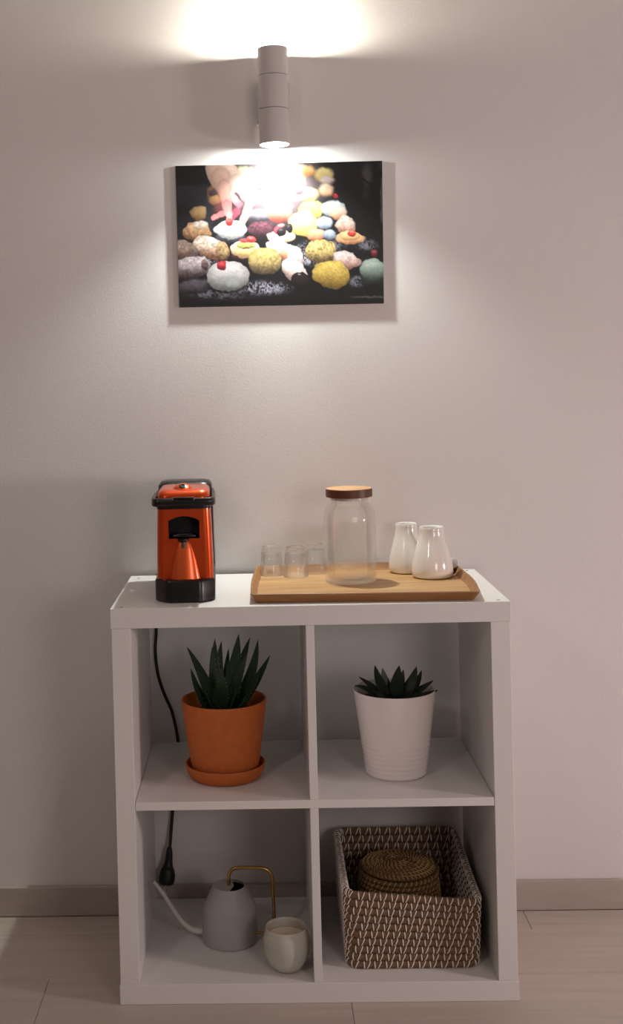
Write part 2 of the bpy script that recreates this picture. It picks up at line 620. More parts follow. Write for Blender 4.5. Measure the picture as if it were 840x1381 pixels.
    blob(466, 302, 13, 11, (248, 232, 220), (206, 150, 120), blur=1.8, wob=.15, ws=3, tex=.15)
    blob(426, 316, 12, 9, (244, 190, 150), (206, 120, 70), blur=1.8)
    blob(444, 316, 9, 7, (186, 196, 214), (120, 128, 148), blur=2.5)
    # chocolate and berries
    blob(352, 309, 18, 11, (112, 60, 76), (50, 26, 38), blur=1.6, wob=.1, tex=.45)
    # tart with red berry (right)
    blob(470, 325, 18, 8, (70, 44, 44), (24, 16, 20), blur=1.5)
    blob(472, 321, 20, 7.5, (250, 206, 160), (222, 150, 100), blur=1.3)
    blob(471, 317, 14, 6.5, (252, 214, 150), (240, 180, 110), blur=1.4)
    blob(474, 314, 5.2, 4.2, (236, 60, 34), (200, 24, 16), blur=1.2, hl=.25)
    # tart with black berries
    blob(379, 318, 19, 8, (255, 246, 226), (240, 200, 160), blur=1.3)
    blob(375, 310, 5, 6, (250, 80, 100), (190, 20, 50), blur=1.3)
    blob(379, 312, 6.5, 6, (40, 26, 40), (16, 8, 18), blur=1.1, hl=.12)
    blob(390, 307, 5, 6.5, (34, 22, 34), (12, 8, 14), blur=1.1, hl=.10)
    blob(379, 304, 5, 2.6, (240, 180, 190), (220, 90, 110), blur=1.5)
    # sugar on the table
    sug = sm((n2 * 0.35 + n1 * 0.3 + n3 * 0.35 - 0.33) * 2.6) * 0.72
    for cx, cy, rx_, ry_, k in ((352, 387, 42, 10, 1.1), (412, 340, 14, 16, 1.1), (418, 350, 16, 9, .9), (330, 343, 16, 8, .6), (284, 348, 14, 8, .8),
                                (480, 378, 14, 9, .5), (494, 330, 16, 8, .45), (270, 388, 26, 12, .35), (440, 332, 26, 9, .6), (300, 398, 50, 8, .3)):
        put(sm(1.2 - np.hypot((U - cx) / rx_, (V - cy) / ry_)) * sug * k, (206, 204, 224))
    # hand: back of the hand and forearm, index finger down, thumb and other fingers
    blob(296, 262, 17, 16, (206, 150, 100), (120, 70, 60), blur=4)
    blob(287, 260, 6, 5, (120, 80, 96), (60, 30, 44), blur=2.5)
    blob(290, 270, 8, 7, (214, 158, 100), (176, 116, 70), blur=3)
    blob(301, 282, 14, 9, (130, 60, 66), (80, 36, 44), blur=4)
    blob(268, 287, 11, 10, (214, 176, 118), (164, 116, 60), blur=2.5, wob=.12)
    skin, skin2, skin3 = (250, 206, 186), (244, 180, 164), (214, 110, 116)
    seg(291, 223, 296, 240, 14, 15, skin, (248, 198, 178), 1.8)
    seg(304, 224, 322, 250, 12, 12, skin, (252, 214, 200), 2.2)
    seg(298, 240, 303, 254, 14.5, 10, (248, 196, 176), (244, 178, 160), 1.8)
    seg(318, 244, 338, 272, 10, 6.5, (250, 204, 190), (246, 180, 170), 2)
    blob(317, 268, 7, 9, (70, 34, 60), (40, 20, 36), blur=2.5)
    seg(303, 286, 288, 293, 4, 3.4, (212, 110, 116), (232, 140, 140), 1.6)
    seg(320, 284, 313, 292, 5, 5, (180, 66, 92), (170, 50, 80), 2)
    seg(312, 262, 322, 276, 4.5, 4.5, (250, 190, 180), (216, 100, 116), 1.8)
    seg(337, 270, 333, 286, 6, 5.5, (248, 184, 172), (238, 140, 142), 1.6)
    seg(333, 286, 327, 298, 5.5, 4.6, (240, 150, 148), (244, 170, 164), 1.4)
    seg(302, 250, 306, 276, 8.6, 6.8, (248, 192, 172), (226, 128, 124), 1.4)
    seg(306, 276, 309, 293, 6.8, 4.4, (224, 124, 122), (242, 160, 158), 1.4)
    blob(309, 291.5, 3.6, 4, (252, 198, 196), (244, 160, 160), blur=1.4)
    # white iced pastry under the finger
    blob(311, 320, 20, 9, (90, 96, 112), (26, 26, 34), blur=2)
    blob(311, 309, 23, 13, (242, 238, 238), (196, 196, 196), blur=1.2, wob=.05, sq=1.7)
    blob(309.5, 299, 5, 4.6, (250, 60, 50), (206, 20, 24), blur=1, hl=.15)
    # rough bun left
    blob(265, 312, 19, 12, (226, 176, 130), (130, 84, 50), blur=1.3, wob=.1, ws=4, tex=.35)
    blob(270, 303, 10, 5.5, (240, 228, 224), (214, 180, 150), blur=2, tex=.2)
    # cannoli
    blob(283, 333, 24, 14, (246, 222, 204), (150, 96, 62), rot=22, blur=1.1, tex=.35, sq=2.4)
    blob(300, 338, 9.5, 13.5, (214, 160, 120), (110, 68, 50), rot=-8, blur=1.1, tex=.2)
    blob(301, 338, 6.8, 10.8, (196, 170, 116), (142, 112, 70), rot=-8, blur=1.1, tex=.35)
    # two cannoli at the left edge
    blob(249, 337, 20, 13, (150, 126, 116), (70, 50, 46), rot=25, blur=1.6, tex=.3)
    blob(244, 338, 13, 11, (170, 140, 128), (104, 70, 60), blur=1.6, tex=.4)
    blob(257, 360, 27, 15, (206, 190, 196), (70, 46, 46), rot=-10, blur=1.6, tex=.3, wob=.06)
    blob(276, 356, 5, 7, (140, 110, 112), (60, 40, 44), blur=2, tex=.4)
    blob(262, 386, 24, 10, (96, 88, 100), (30, 26, 32), rot=-6, blur=5, tex=.3)
    # kiwi tart
    blob(330, 343, 18, 10, (104, 60, 60), (40, 22, 26), blur=1.4)
    blob(331, 335, 20, 12, (255, 240, 216), (226, 176, 120), blur=1.2)
    blob(331, 337, 15, 7, (250, 224, 160), (240, 196, 120), blur=1.4)
    blob(332, 330, 13, 5, (196, 200, 110), (150, 156, 70), blur=1.1, tex=.2)
    blob(332, 334, 5, 1.4, (120, 84, 60), (90, 60, 50), blur=1)
    blob(329, 324, 7, 3, (232, 90, 100), (190, 40, 60), blur=1)
    blob(339, 322, 6.5, 4.2, (240, 70, 70), (190, 16, 24), blur=1, hl=.2)
    # sugared pastries, centre
    blob(379, 336, 20, 12, (255, 250, 248), (226, 190, 170), rot=25, blur=1.3, wob=.08, tex=.08)
    blob(383, 343, 7, 6, (232, 170, 130), (180, 100, 70), rot=30, blur=1.6)
    blob(398, 345, 10, 15, (252, 244, 244), (226, 200, 196), rot=-20, blur=1.4, tex=.06)
    blob(397, 364, 20, 13, (250, 240, 240), (222, 180, 166), rot=42, blur=1.3, tex=.06)
    blob(405, 378, 13, 12, (44, 28, 36), (16, 10, 16), rot=20, blur=1.2)
    blob(403, 369, 2.2, 1.3, (180, 170, 180), (150, 140, 150), blur=1)
    # yellow crumb balls
    cr = value_noise(U, V, 2.6, 9)
    blob(357, 360, 22, 8, (60, 44, 30), (20, 16, 14), blur=2)
    blob(357, 351, 22, 18, (222, 194, 112), (108, 86, 64), blur=1.2, wob=.03, tex=.28, texn=cr, sq=2.5)
    blob(432, 338, 20.5, 15.5, (224, 198, 118), (128, 100, 58), blur=1.1, wob=.03, tex=.45, texn=value_noise(U, V, 1.9, 11), sq=2.3)
    # sugared nut and bright yellow cake
    blob(466, 350, 19, 12, (232, 206, 206), (190, 140, 120), rot=12, blur=1.4, wob=.12, ws=5, tex=.2)
    blob(446, 369, 25, 18.5, (228, 196, 88), (170, 132, 44), rot=8, blur=1.6, wob=.06, ws=2, tex=.1)
    # green iced pastry, right
    blob(502, 378, 16, 9, (50, 60, 56), (16, 18, 18), blur=3)
    blob(502, 363, 17.5, 15, (176, 196, 184), (84, 104, 96), blur=1.8, hl=.08)
    blob(504, 342, 4.5, 6, (150, 30, 50), (84, 10, 26), blur=1.6, hl=.1)
    # white iced pastry, front
    blob(306, 384, 28, 9, (40, 40, 52), (14, 14, 20), blur=3)
    blob(307.5, 371, 28.5, 20, (216, 211, 211), (156, 154, 154), blur=1.3, sq=2.2, hl=.12)
    blob(314, 381, 11, 8, (172, 176, 174), (156, 162, 158), blur=6)
    blob(299, 357, 6, 6.2, (206, 24, 44), (150, 8, 30), blur=1.2, sq=3, hl=.08)
    # front edge of the table
    put(sm((V - 398) / 5) * 0.9, (10, 9, 12))
    put(np.exp(-((V - 399.5 + (U - 490) * 0.01) / 1.1) ** 2) * sm((U - 462) / 30) * 0.6, (110, 110, 110))
    img *= (0.92 + 0.16 * n2)[..., None] * (0.34 + 0.38 * sm((V - 262) / 80))[..., None]  # upper rows inked darker to offset the lamp's glare
    img *= (1 - 0.4 * np.exp(-((U - 370) / 62) ** 2 - ((V - 238) / 34) ** 2))[..., None]  # ink dimmed further where the lamp's hot spot falls
    lum = img.mean(-1, keepdims=True)
    img = lum + (img - lum) * 0.9
    return np.clip(img, 0, 1)


PC = [Vector(p) for p in ((-0.2600, 0, 1.6790), (0.2000, 0, 1.6768), (0.1965, 0, 1.3600), (-0.2590, 0, 1.3632))]
PY = 0.3990
PC = [Vector((CAM.x + (p.x - CAM.x) * 1.0022, 0, CAM.z + (p.z - CAM.z) * 1.0022)) for p in PC]
t = thing('picture', 'unframed colour photo print of assorted pastries on the wall under the lamp', 'picture', (-0.03, 0.4055, 1.52))
fr = [Vector((p.x, PY + 0.0003, p.z)) for p in PC]
bk = [Vector((p.x, 0.4053, p.z)) for p in PC]
part('board', (fr + bk, [(0, 1, 2, 3), (4, 7, 6, 5), (0, 4, 5, 1), (1, 5, 6, 2), (2, 6, 7, 3), (3, 7, 4, 0)]), M['board'], t, smooth=0.3)
NX, NY = 420, 288
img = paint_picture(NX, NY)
ss, tt = np.meshgrid(np.linspace(0, 1, NX), np.linspace(0, 1, NY))
c4 = [np.array((p.x, PY, p.z)) for p in PC]
pos = ((1 - tt) * (1 - ss))[..., None] * c4[0] + ((1 - tt) * ss)[..., None] * c4[1] + (tt * ss)[..., None] * c4[2] + (tt * (1 - ss))[..., None] * c4[3]
pos = pos.reshape(-1, 3) - np.array(ORG)
idx = np.arange(NX * NY).reshape(NY, NX)
quads = np.stack([idx[:-1, :-1], idx[1:, :-1], idx[1:, 1:], idx[:-1, 1:]], -1).reshape(-1, 4)
me = bpy.data.meshes.new('print')
me.from_pydata(pos.tolist(), [], quads.tolist())
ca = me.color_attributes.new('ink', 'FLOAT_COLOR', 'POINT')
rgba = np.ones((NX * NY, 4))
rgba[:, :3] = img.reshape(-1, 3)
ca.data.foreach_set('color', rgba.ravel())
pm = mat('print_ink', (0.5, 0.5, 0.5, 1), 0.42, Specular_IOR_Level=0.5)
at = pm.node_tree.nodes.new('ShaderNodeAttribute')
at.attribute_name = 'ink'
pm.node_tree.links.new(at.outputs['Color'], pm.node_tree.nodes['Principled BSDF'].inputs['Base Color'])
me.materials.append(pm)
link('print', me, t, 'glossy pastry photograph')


# ------------------------------------------------------------------ coffee machine
t = thing('coffee_machine', 'small orange and black coffee pod machine on the left of the shelf top', 'coffee machine', (-0.2410, 0.19, SH))
MX = -0.2400
_r = math.radians(1.8)
XF = Matrix.Translation((MX, 0.05, 0)) @ Matrix.Rotation(_r, 4, 'Z') @ Matrix.Translation((-MX, -0.05, 0))


def loft(secs, m=5):
    """secs: (z, x0, x1, y0, y1, r)"""
    return rings([rrect(a, b, c, d, r, z, m) for z, a, b, c, d, r in secs])


bp_ = [(-0.300, 0.325), (-0.300, 0.078), (-0.276, 0.047), (-0.208, 0.0455), (-0.1815, 0.070), (-0.1815, 0.325)]


def inset(pts, d):
    cx = sum(p[0] for p in pts) / len(pts)
    cy = sum(p[1] for p in pts) / len(pts)
    return [(p[0] - d * (1 if p[0] > cx else -1), p[1] - d * (1 if p[1] > cy else -1)) for p in pts]


part('base', rings([rpoly(inset(bp_, i), 0.006, z) for z, i in ((SH + 0.0003, 0.003), (SH + 0.003, 0.0), (0.805, 0.0), (0.8085, 0.0012), (0.8095, 0.004))]), M['black'], t)
body = part('body', loft([(0.8096, MX - 0.0555, MX + 0.0555, 0.068, 0.235, 0.014), (0.84, MX - 0.0552, MX + 0.0552, 0.068, 0.235, 0.014),
                          (0.90, MX - 0.0540, MX + 0.0540, 0.069, 0.235, 0.014), (0.955, MX - 0.0520, MX + 0.0520, 0.071, 0.235, 0.014)], 8), M['orange'], t, smooth=0.9)


def arch(x0, x1, z0, z1, zc, y0, y1, n=12):
    pts = [(x0, z0), (x1, z0), (x1, z1)]
    for k in range(1, n):
        a = k / n
        pts.append((x1 + (x0 - x1) * a, z1 + (zc - z1) * math.sin(PI * a) ** 0.8))
    pts.append((x0, z1))
    return rings([[Vector((x, y, z)) for x, z in pts] for y in (y0, y1)])


cut = part('cutter', arch(MX - 0.0305, MX + 0.0305, 0.8885, 0.9235, 0.9325, 0.03, 0.115), M['black'], None)
cut.location = ORG
mod = body.modifiers.new('b', 'BOOLEAN')
mod.operation = 'DIFFERENCE'
mod.object = cut
mod.solver = 'EXACT'
bpy.context.view_layer.update()
dg = bpy.context.evaluated_depsgraph_get()
nm = bpy.data.meshes.new_from_object(body.evaluated_get(dg))
body.modifiers.clear()
body.data = nm
for pf in nm.polygons:
    if pf.normal.y < -0.98:
        pf.use_smooth = False
bpy.data.objects.remove(cut)
# open-fronted black liner inside the opening
lin_o = arch(MX - 0.0302, MX + 0.0302, 0.8888, 0.9232, 0.9322, 0.0685, 0.1145)
n_ = len(lin_o[0]) // 2
faces = [f for f in lin_o[1] if not (len(f) == n_ and max(f) < n_)]
part('spout_recess', (lin_o[0], faces), M['black_m'], t, label='black arched pod opening')
part('pod_holder', box(MX - 0.023, MX + 0.023, 0.074, 0.11, 0.8892, 0.8955, 0.002), M['black'], t)
part('holder_glint', box(MX - 0.015, MX + 0.017, 0.0725, 0.08, 0.8958, 0.8972, 0.0005, 1), M['grey'], t, label='thin grey strip standing for the highlight on the holder edge')  # grey strip carries the highlight of the holder edge
part('nozzle_collar', lathe([(0.011, 0.8885), (0.011, 0.8850), (0.008, 0.8825), (0.006, 0.8815)], MX - 0.0015, 0.0660, 20), M['black'], t)
part('nozzle', lathe([(0.0046, 0.8822), (0.0046, 0.874), (0.0028, 0.870), (0.0015, 0.8695)], MX - 0.0015, 0.0630, 16), M['grey'], t, label='small metal spout nozzle')
# flared bell below the nozzle
rs = []
for k in range(15):
    q = k / 14
    z = 0.8098 + (0.884 - 0.8098) * q
    hw = 0.0225 * (1 - q) ** 0.6 + 0.007
    dp = 0.010 * (1 - q) ** 0.8 + 0.0015
    yb = 0.0682 + 0.001 * q
    ring = [Vector((MX + hw * math.cos(a), yb - dp * math.sin(a), z)) for a in [PI * j / 14 for j in range(15)]]
    rs.append(ring)
part('front_flare', rings(rs), M['orange2'], t, smooth=1.0, label='bell-shaped lighter orange bulge')
# lid
part('lid', loft([(0.9555, MX - 0.050, MX + 0.050, 0.078, 0.215, 0.016), (0.962, MX - 0.0520, MX + 0.0520, 0.072, 0.222, 0.018), (0.972, MX - 0.0520, MX + 0.0520, 0.072, 0.222, 0.018),
                  (0.979, MX - 0.0500, MX + 0.0500, 0.076, 0.220, 0.018), (0.9835, MX - 0.0450, MX + 0.0450, 0.084, 0.214, 0.016), (0.985, MX - 0.037, MX + 0.037, 0.094, 0.205, 0.014)], 8), M['orange'], t, smooth=1.2)
part('lid_collar', loft([(0.9470, MX - 0.0535, MX + 0.0535, 0.069, 0.236, 0.014), (0.9560, MX - 0.0535, MX + 0.0535, 0.069, 0.236, 0.014)], 8), M['black'], t)
dome = []
for k in range(9):
    a = PI / 2 * k / 8
    dome.append((0.019 * math.cos(a * 0.93), 0.977 + 0.0185 * math.sin(a)))


def tilt(vf, c, deg):
    m_ = Matrix.Translation(c) @ Matrix.Rotation(math.radians(deg), 4, 'X') @ Matrix.Translation(-Vector(c))
    return [m_ @ Vector(p) for p in vf[0]], vf[1]


DC = (MX - 0.0015, 0.101, 0.9750)
dome = [(0.0235 * math.cos(PI / 2 * k / 8 * 0.95), 0.9750 + 0.0180 * math.sin(PI / 2 * k / 8)) for k in range(9)]
kb = part('button_dome', tilt(lathe(dome, DC[0], DC[1], 32), DC, 32), M['orange'], t, smooth=1.2)
part('button', tilt(lathe([(0.0070, 0.9915), (0.0068, 0.9938), (0.0045, 0.9944), (0.0040, 0.9934)], DC[0], DC[1], 24), DC, 32), M['black'], kb, label='round black button')
# rear tank
part('water_tank', loft([(0.8096, MX - 0.0560, MX + 0.0590, 0.236, 0.325, 0.02), (0.965, MX - 0.0590, MX + 0.0560, 0.236, 0.325, 0.02), (0.978, MX - 0.0580, MX + 0.0550, 0.240, 0.323, 0.02),
                         (0.985, MX - 0.0530, MX + 0.0500, 0.248, 0.318, 0.02), (0.9868, MX - 0.044, MX + 0.041, 0.258, 0.308, 0.016)], 8), M['black'], t, smooth=1.2, label='glossy black rear water tank')
part('side_strip', box(MX + 0.0545, MX + 0.0575, 0.225, 0.2355, 0.8096, 0.955, 0.001, 1), M['grey'], t)
# lever handle: flat loop around the front
pth = [(MX - 0.0555, 0.250, 0.963), (MX - 0.0585, 0.18, 0.963), (MX - 0.0590, 0.10, 0.9625), (MX - 0.0585, 0.070, 0.962), (MX - 0.054, 0.0565, 0.962), (MX - 0.044, 0.0535, 0.962),
       (MX, 0.0525, 0.962), (MX + 0.044, 0.0535, 0.962), (MX + 0.054, 0.0565, 0.962), (MX + 0.0585, 0.070, 0.962), (MX + 0.0590, 0.10, 0.9625), (MX + 0.0585, 0.18, 0.963), (MX + 0.0555, 0.250, 0.963)]
pp = catmull(pth, 6)
rs = []
for i, p in enumerate(pp):
    tg = (pp[min(i + 1, len(pp) - 1)] - pp[max(i - 1, 0)]).normalized()
    n = Vector((tg.y, -tg.x, 0)).normalized()
    w, h, c = 0.0042, 0.0080, 0.0022
    prof = [(-w, -h + c), (-w + c, -h), (w - c, -h), (w, -h + c), (w, h - c), (w - c, h), (-w + c, h), (-w, h - c)]
    rs.append([p + n * a + Vector((0, 0, b)) for a, b in prof])
hd = part('lever_handle', rings(rs), M['black'], t, smooth=0.9, label='black lever loop around the front')
part('grip', box(MX - 0.020, MX + 0.022, 0.0465, 0.0580, 0.9690, 0.9722, 0.001, 2), M['black'], hd)
for xx in (-0.0215, 0.0205):
    part('grip_glint', box(MX + xx - 0.0022, MX + xx + 0.0022, 0.0470, 0.058, 0.9660, 0.9706, 0.001, 1), M['grey'], hd)  # grey blocks stand in for small highlights beside the grip
# power cord
XF = None
cp = [(MX - 0.03, 0.300, 0.80), (MX - 0.035, 0.342, 0.790), (-0.290, 0.372, 0.774), (-0.322, 0.3905, 0.766), (-0.3300, 0.3965, 0.74), (-0.3300, 0.3965, 0.70), (-0.3295, 0.3965, 0.643), (-0.3330, 0.3965, 0.591), (-0.3275, 0.3965, 0.538),
      (-0.3140, 0.3965, 0.494), (-0.2980, 0.3965, 0.4538), (-0.2870, 0.3965, 0.39), (-0.2885, 0.3965, 0.33), (-0.2970, 0.3965, 0.27), (-0.3030, 0.3940, 0.2317), (-0.3080, 0.388, 0.18), (-0.3110, 0.380, 0.150)]
cd = part('power_cord', tube(catmull(cp, 8), 0.0036, 10), M['cord'], t, smooth=1.5, label='black power cord hanging behind the shelf')
pl = [(-0.3108, 0.380, 0.158), (-0.3112, 0.3795, 0.150), (-0.3120, 0.3785, 0.138), (-0.3130, 0.3775, 0.128), (-0.3145, 0.376, 0.118), (-0.3155, 0.3745, 0.110), (-0.3165, 0.373, 0.100), (-0.318, 0.3715, 0.090), (-0.3195, 0.370, 0.082), (-0.320, 0.369, 0.078)]
pg = part('plug', tube(catmull(pl, 4), sum([[a + (b - a) * k / 4 for k in range(4)] for a, b in zip([.0045, .0068, .0078, .0085, .0105, .0150, .0175, .0180, .0165], [.0068, .0078, .0085, .0105, .0150, .0175, .0180, .0165, .012])], []) + [.012], 20), M['cord'], cd, smooth=1.2, label='black mains plug')
for dx in (-0.006, 0.006):
    part('pin', tube([(-0.321 + dx, 0.3655, 0.0795), (-0.3235 + dx, 0.361, 0.0655)], 0.0018, 10), M['grey'], cd)

# ------------------------------------------------------------------ wooden tray
t = thing('wooden_tray', 'shallow acacia wood tray with slanted rim holding glasses, jar and white vases', 'tray', (0.11, 0.19, SH))
rim = [(-0.1128, 0.0215), (0.3272, 0.0060), (0.3400, 0.14), (0.3310, 0.384), (-0.102, 0.356), (-0.112, 0.18)]
rl = [0.007, 0.008, 0.06, 0.022, 0.014, 0.05]


def tray_ring(d, z, f=1.0, zz=None):
    q = [(x + d * sx, y + d * sy) for (x, y), (sx, sy) in zip(rim, ((1, 1), (-1, 1), (-1, 0), (-1, -1), (1, -1), (1, 0)))]
    pts = rpoly(q, 0, z, 8, [max(r * f, 0.002) for r in rl])
    if z > 0.778:
        for p in pts:
            p.z += 0.003 * p.y / 0.36
    return pts


prof = [(0.0125, SH + 0.0005), (0.0100, SH + 0.0018), (0.0, 0.7822), (0.0002, 0.7836), (0.0012, 0.7842), (0.0040, 0.7842), (0.0050, 0.7834), (0.0115, 0.7735), (0.0135, 0.7719), (0.018, 0.7715)]
rs = [tray_ring(d, z) for d, z in prof[:-1]] + [tray_ring(0.0145, 0.7690)]
part('tray_rim', rings(rs + rs[:1], False), M['wood_shade'], t, smooth=0.5, label='slanted rim with its shade in the colour')
part('tray_floor', rings([tray_ring(0.0130, SH + 0.0006), tray_ring(0.0136, 0.7716)]), M['wood'], t, smooth=0.5)
ZT = 0.7716


# ------------------------------------------------------------------ shot glasses (upside down)
def make_cup(label):
    o = thing('shot_glass', label, 'glass', (0, 0, 0), 'upturned shot glasses at the left of the tray')
    k = [(0.0262, 0.0002), (0.0268, 0.0012), (0.0262, 0.010), (0.0222, 0.050), (0.0206, 0.0520), (0.0212, 0.0545), (0.0203, 0.0630), (0.0185, 0.0648), (0.010, 0.0650), (0.0, 0.0650)]
    i = [(0.0, 0.0540), (0.010, 0.0536), (0.0170, 0.0520), (0.0200, 0.0480), (0.0244, 0.010), (0.0250, 0.0012), (0.0256, 0.0002)]
    i = [(max(r, 0.0003), z) for r, z in i]
    k = [(max(r, 0.0003), z) for r, z in k]
    part('glass_body', rings_closed_lathe(k + i), M['glass2'], o, smooth=0.9)
    return o


def rings_closed_lathe(prof, seg=48, mod=None, cx=0, cy=0):
    rs = []
    for i, (r, z) in enumerate(prof):
        rs.append([Vector((cx + r * (mod(2 * PI * k / seg, z, i) if mod else 1) * math.cos(2 * PI * k / seg), cy + r * (mod(2 * PI * k / seg, z, i) if mod else 1) * math.sin(2 * PI * k / seg), z)) for k in range(seg)])
    return rings(rs, False, True)


cup = make_cup('clear upturned shot glass, leftmost of the three on the tray')
cup.location = (-0.0680, 0.3230, ZT)
c2 = copy_tree(cup)
c2.location = (-0.0160, 0.3010, ZT)
c2['label'] = 'clear upturned shot glass, middle one and nearest of the three'
c2.scale = (1.04, 1.04, 1.0)
c3 = copy_tree(cup)
c3.location = (0.0275, 0.3400, ZT)
c3['label'] = 'clear upturned shot glass next to the big glass jar'

# ------------------------------------------------------------------ glass jar
JX, JY = 0.0965, 0.2215
t = thing('glass_jar', 'tall ribbed clear glass storage jar with a wooden lid on the tray', 'jar', (JX, JY, ZT))


def flute(a, z, i):
    q = 0.0
    if 0.785 < z < 0.932:
        q = 1.0
    return 1 + 0.0055 * q * (0.5 + 0.5 * math.cos(24 * a)) if i < 16 else 1


outer = [(0.0005, ZT + 0.0004), (0.045, ZT + 0.0004), (0.0505, ZT + 0.0012), (0.0535, ZT + 0.006), (0.0540, 0.790), (0.0542, 0.81), (0.0542, 0.84), (0.0542, 0.87), (0.0542, 0.90),
         (0.0530, 0.915), (0.0495, 0.926), (0.0450, 0.933), (0.0415, 0.937), (0.0402, 0.941), (0.0400, 0.9470), (0.0400, 0.9560)]
inner = [(0.0375, 0.9560), (0.0375, 0.9390), (0.0430, 0.9315), (0.0475, 0.9240), (0.0505, 0.914), (0.0515, 0.90), (0.0515, 0.87), (0.0515, 0.84), (0.0515, 0.81), (0.0512, 0.790), (0.048, 0.7815), (0.040, 0.7790), (0.0005, 0.7785)]
part('glass_body', rings_closed_lathe(outer + inner, 240, flute, JX, JY), M['glass'], t, smooth=1.0)
ld = part('lid', lathe([(0.0385, 0.9492), (0.0475, 0.9492), (0.0485, 0.9502), (0.0485, 0.9655), (0.0478, 0.9664)], JX, JY, 56), M['wood_d'], t, label='round wooden lid')
part('lid_top', lathe([(0.0478, 0.9665), (0.0470, 0.9672), (0.001, 0.9672)], JX, JY, 56), M['wood_l'], ld, label='pale end-grain lid top')
part('lid_seal', lathe([(0.0373, 0.9430), (0.0373, 0.9490)], JX, JY, 40), mat('seal_silicone', srgb(214, 210, 204), 0.4), ld)


# ------------------------------------------------------------------ two white vases
def make_vase(label):
    o = thing('white_vase', label, 'vase', (0, 0, 0), 'pair of white pear-shaped vases on the tray')
    out_ = [(0.0005, 0.0006), (0.030, 0.0003), (0.0385, 0.0006), (0.0425, 0.004), (0.0438, 0.012), (0.0434, 0.022), (0.0415, 0.034), (0.0375, 0.050), (0.0325, 0.066), (0.0285, 0.080), (0.0262, 0.092), (0.0254, 0.100), (0.0256, 0.1055), (0.0250, 0.1065)]
    in_ = [(0.0236, 0.1060), (0.0228, 0.100), (0.0236, 0.090), (0.0270, 0.074), (0.034, 0.050), (0.0395, 0.024), (0.037, 0.008), (0.0005, 0.006)]
    part('vase_body', rings_closed_lathe(out_ + in_, 56), M['ceramic'], o, smooth=1.2)
    return o


v2 = make_vase('white glazed pear-shaped vase, nearer one at the right end of the tray')
v2.location = (0.2712, 0.2570, ZT)
v1 = copy_tree(v2)
v1.location = (0.2265, 0.3275, ZT)
v1.scale = (0.90, 0.90, 1.0)
v1['label'] = 'white glazed pear-shaped vase, further back beside the glass jar'

t = thing('small_ornament', 'tiny pale round ornament tied with brown twine behind the right vase', 'ornament', (0.318, 0.300, ZT))
part('knob', lathe([(0.001, 0.7815)] + [(0.011 * math.sin(PI * k / 10), 0.7815 + 0.0125 * (1 - math.cos(PI * k / 10)) / 1.0) for k in range(1, 10)] + [(0.001, 0.8065)], 0.3200, 0.2950, 24), M['can'], t, smooth=1.5)
part('stem', lathe([(0.006, ZT + 0.0003), (0.005, 0.776), (0.0035, 0.7825)], 0.3190, 0.2950, 16), M['twine'], t)
for k in range(3):
    a0 = k * 1.1
    part('twine_loop', tube([(0.3190 + 0.0075 * math.cos(a), 0.2930 + 0.0055 * math.sin(a), 0.7755 + 0.003 * k + 0.002 * math.sin(2 * a + a0)) for a in [2 * PI * j / 20 for j in range(20)]], 0.0015, 6, True), M['twine'], t, smooth=1.5)


# ------------------------------------------------------------------ plants
def leaf(base, tip, bend, w, th, face, teeth=0, belly=0.35):
    """fleshy tapering leaf; bend = offset vector of the middle; face = direction the upper side looks to"""
    base, tip, bend, face = map(Vector, (base, tip, bend, face))
    N = 14
    mid = (base + tip) / 2 + bend
    rs = []
    pts, ws, us, ns = [], [], [], []
    for i in range(N + 1):
        q = i / N
        p = base * (1 - q) ** 2 + mid * 2 * q * (1 - q) + tip * q * q
        d = ((mid - base) * (1 - q) + (tip - mid) * q).normalized()
        u = d.cross(face).normalized()
        n = u.cross(d).normalized()
        ww = w * (0.82 + 0.5 * q) * (1 - q ** 1.35) ** 0.9 + 0.0003
        tt_ = th * (1 - q) ** 0.7 + 0.0002
        ring = []
        for a in range(10):
            an = 2 * PI * a / 10
            c, s_ = math.cos(an), math.sin(an)
            lift = 0.35 * tt_ * (abs(c) ** 2)
            ring.append(p + u * (ww * c) + n * (tt_ * (0.35 if s_ > 0 else 1.0) * s_ + lift))
        rs.append(ring)
        pts.append(p); ws.append(ww); us.append(u); ns.append(n)
    vf = rings(rs)
    tv, tf = [], []
    if teeth:
        for sgn in (-1, 1):
            for k in range(teeth):
                q = 0.08 + 0.82 * k / teeth
                x = q * N
                i = int(x)
                fr_ = x - i
                e = (pts[i] + us[i] * ws[i] * sgn).lerp(pts[i + 1] + us[i + 1] * ws[i + 1] * sgn, fr_)
                d = (pts[i + 1] - pts[i]).normalized()
                hgt = 0.0024 * (1 - 0.4 * q)
                o1 = us[i] * sgn
                n0 = len(tv)
                tv += [e - d * 0.0011 - o1 * .0004, e + d * 0.0011 - o1 * .0004, e + ns[i] * 0.0008 - o1 * .0004, e + o1 * hgt + d * 0.0007]
                tf += [(n0, n0 + 1, n0 + 3), (n0 + 1, n0 + 2, n0 + 3), (n0 + 2, n0, n0 + 3)]
    return vf, (tv, tf)


def add_leaf(parent, m, base, tip, bend, w, th, face, teeth=0):
    vf, tv = leaf(base, tip, bend, w, th, face, teeth)
    o = part('leaf', vf, m, parent, smooth=1.2)
    if teeth:
        v = part('leaf_teeth', tv, M['tooth'], o, smooth=0.1)
        v['kind'] = 'stuff'
    return o


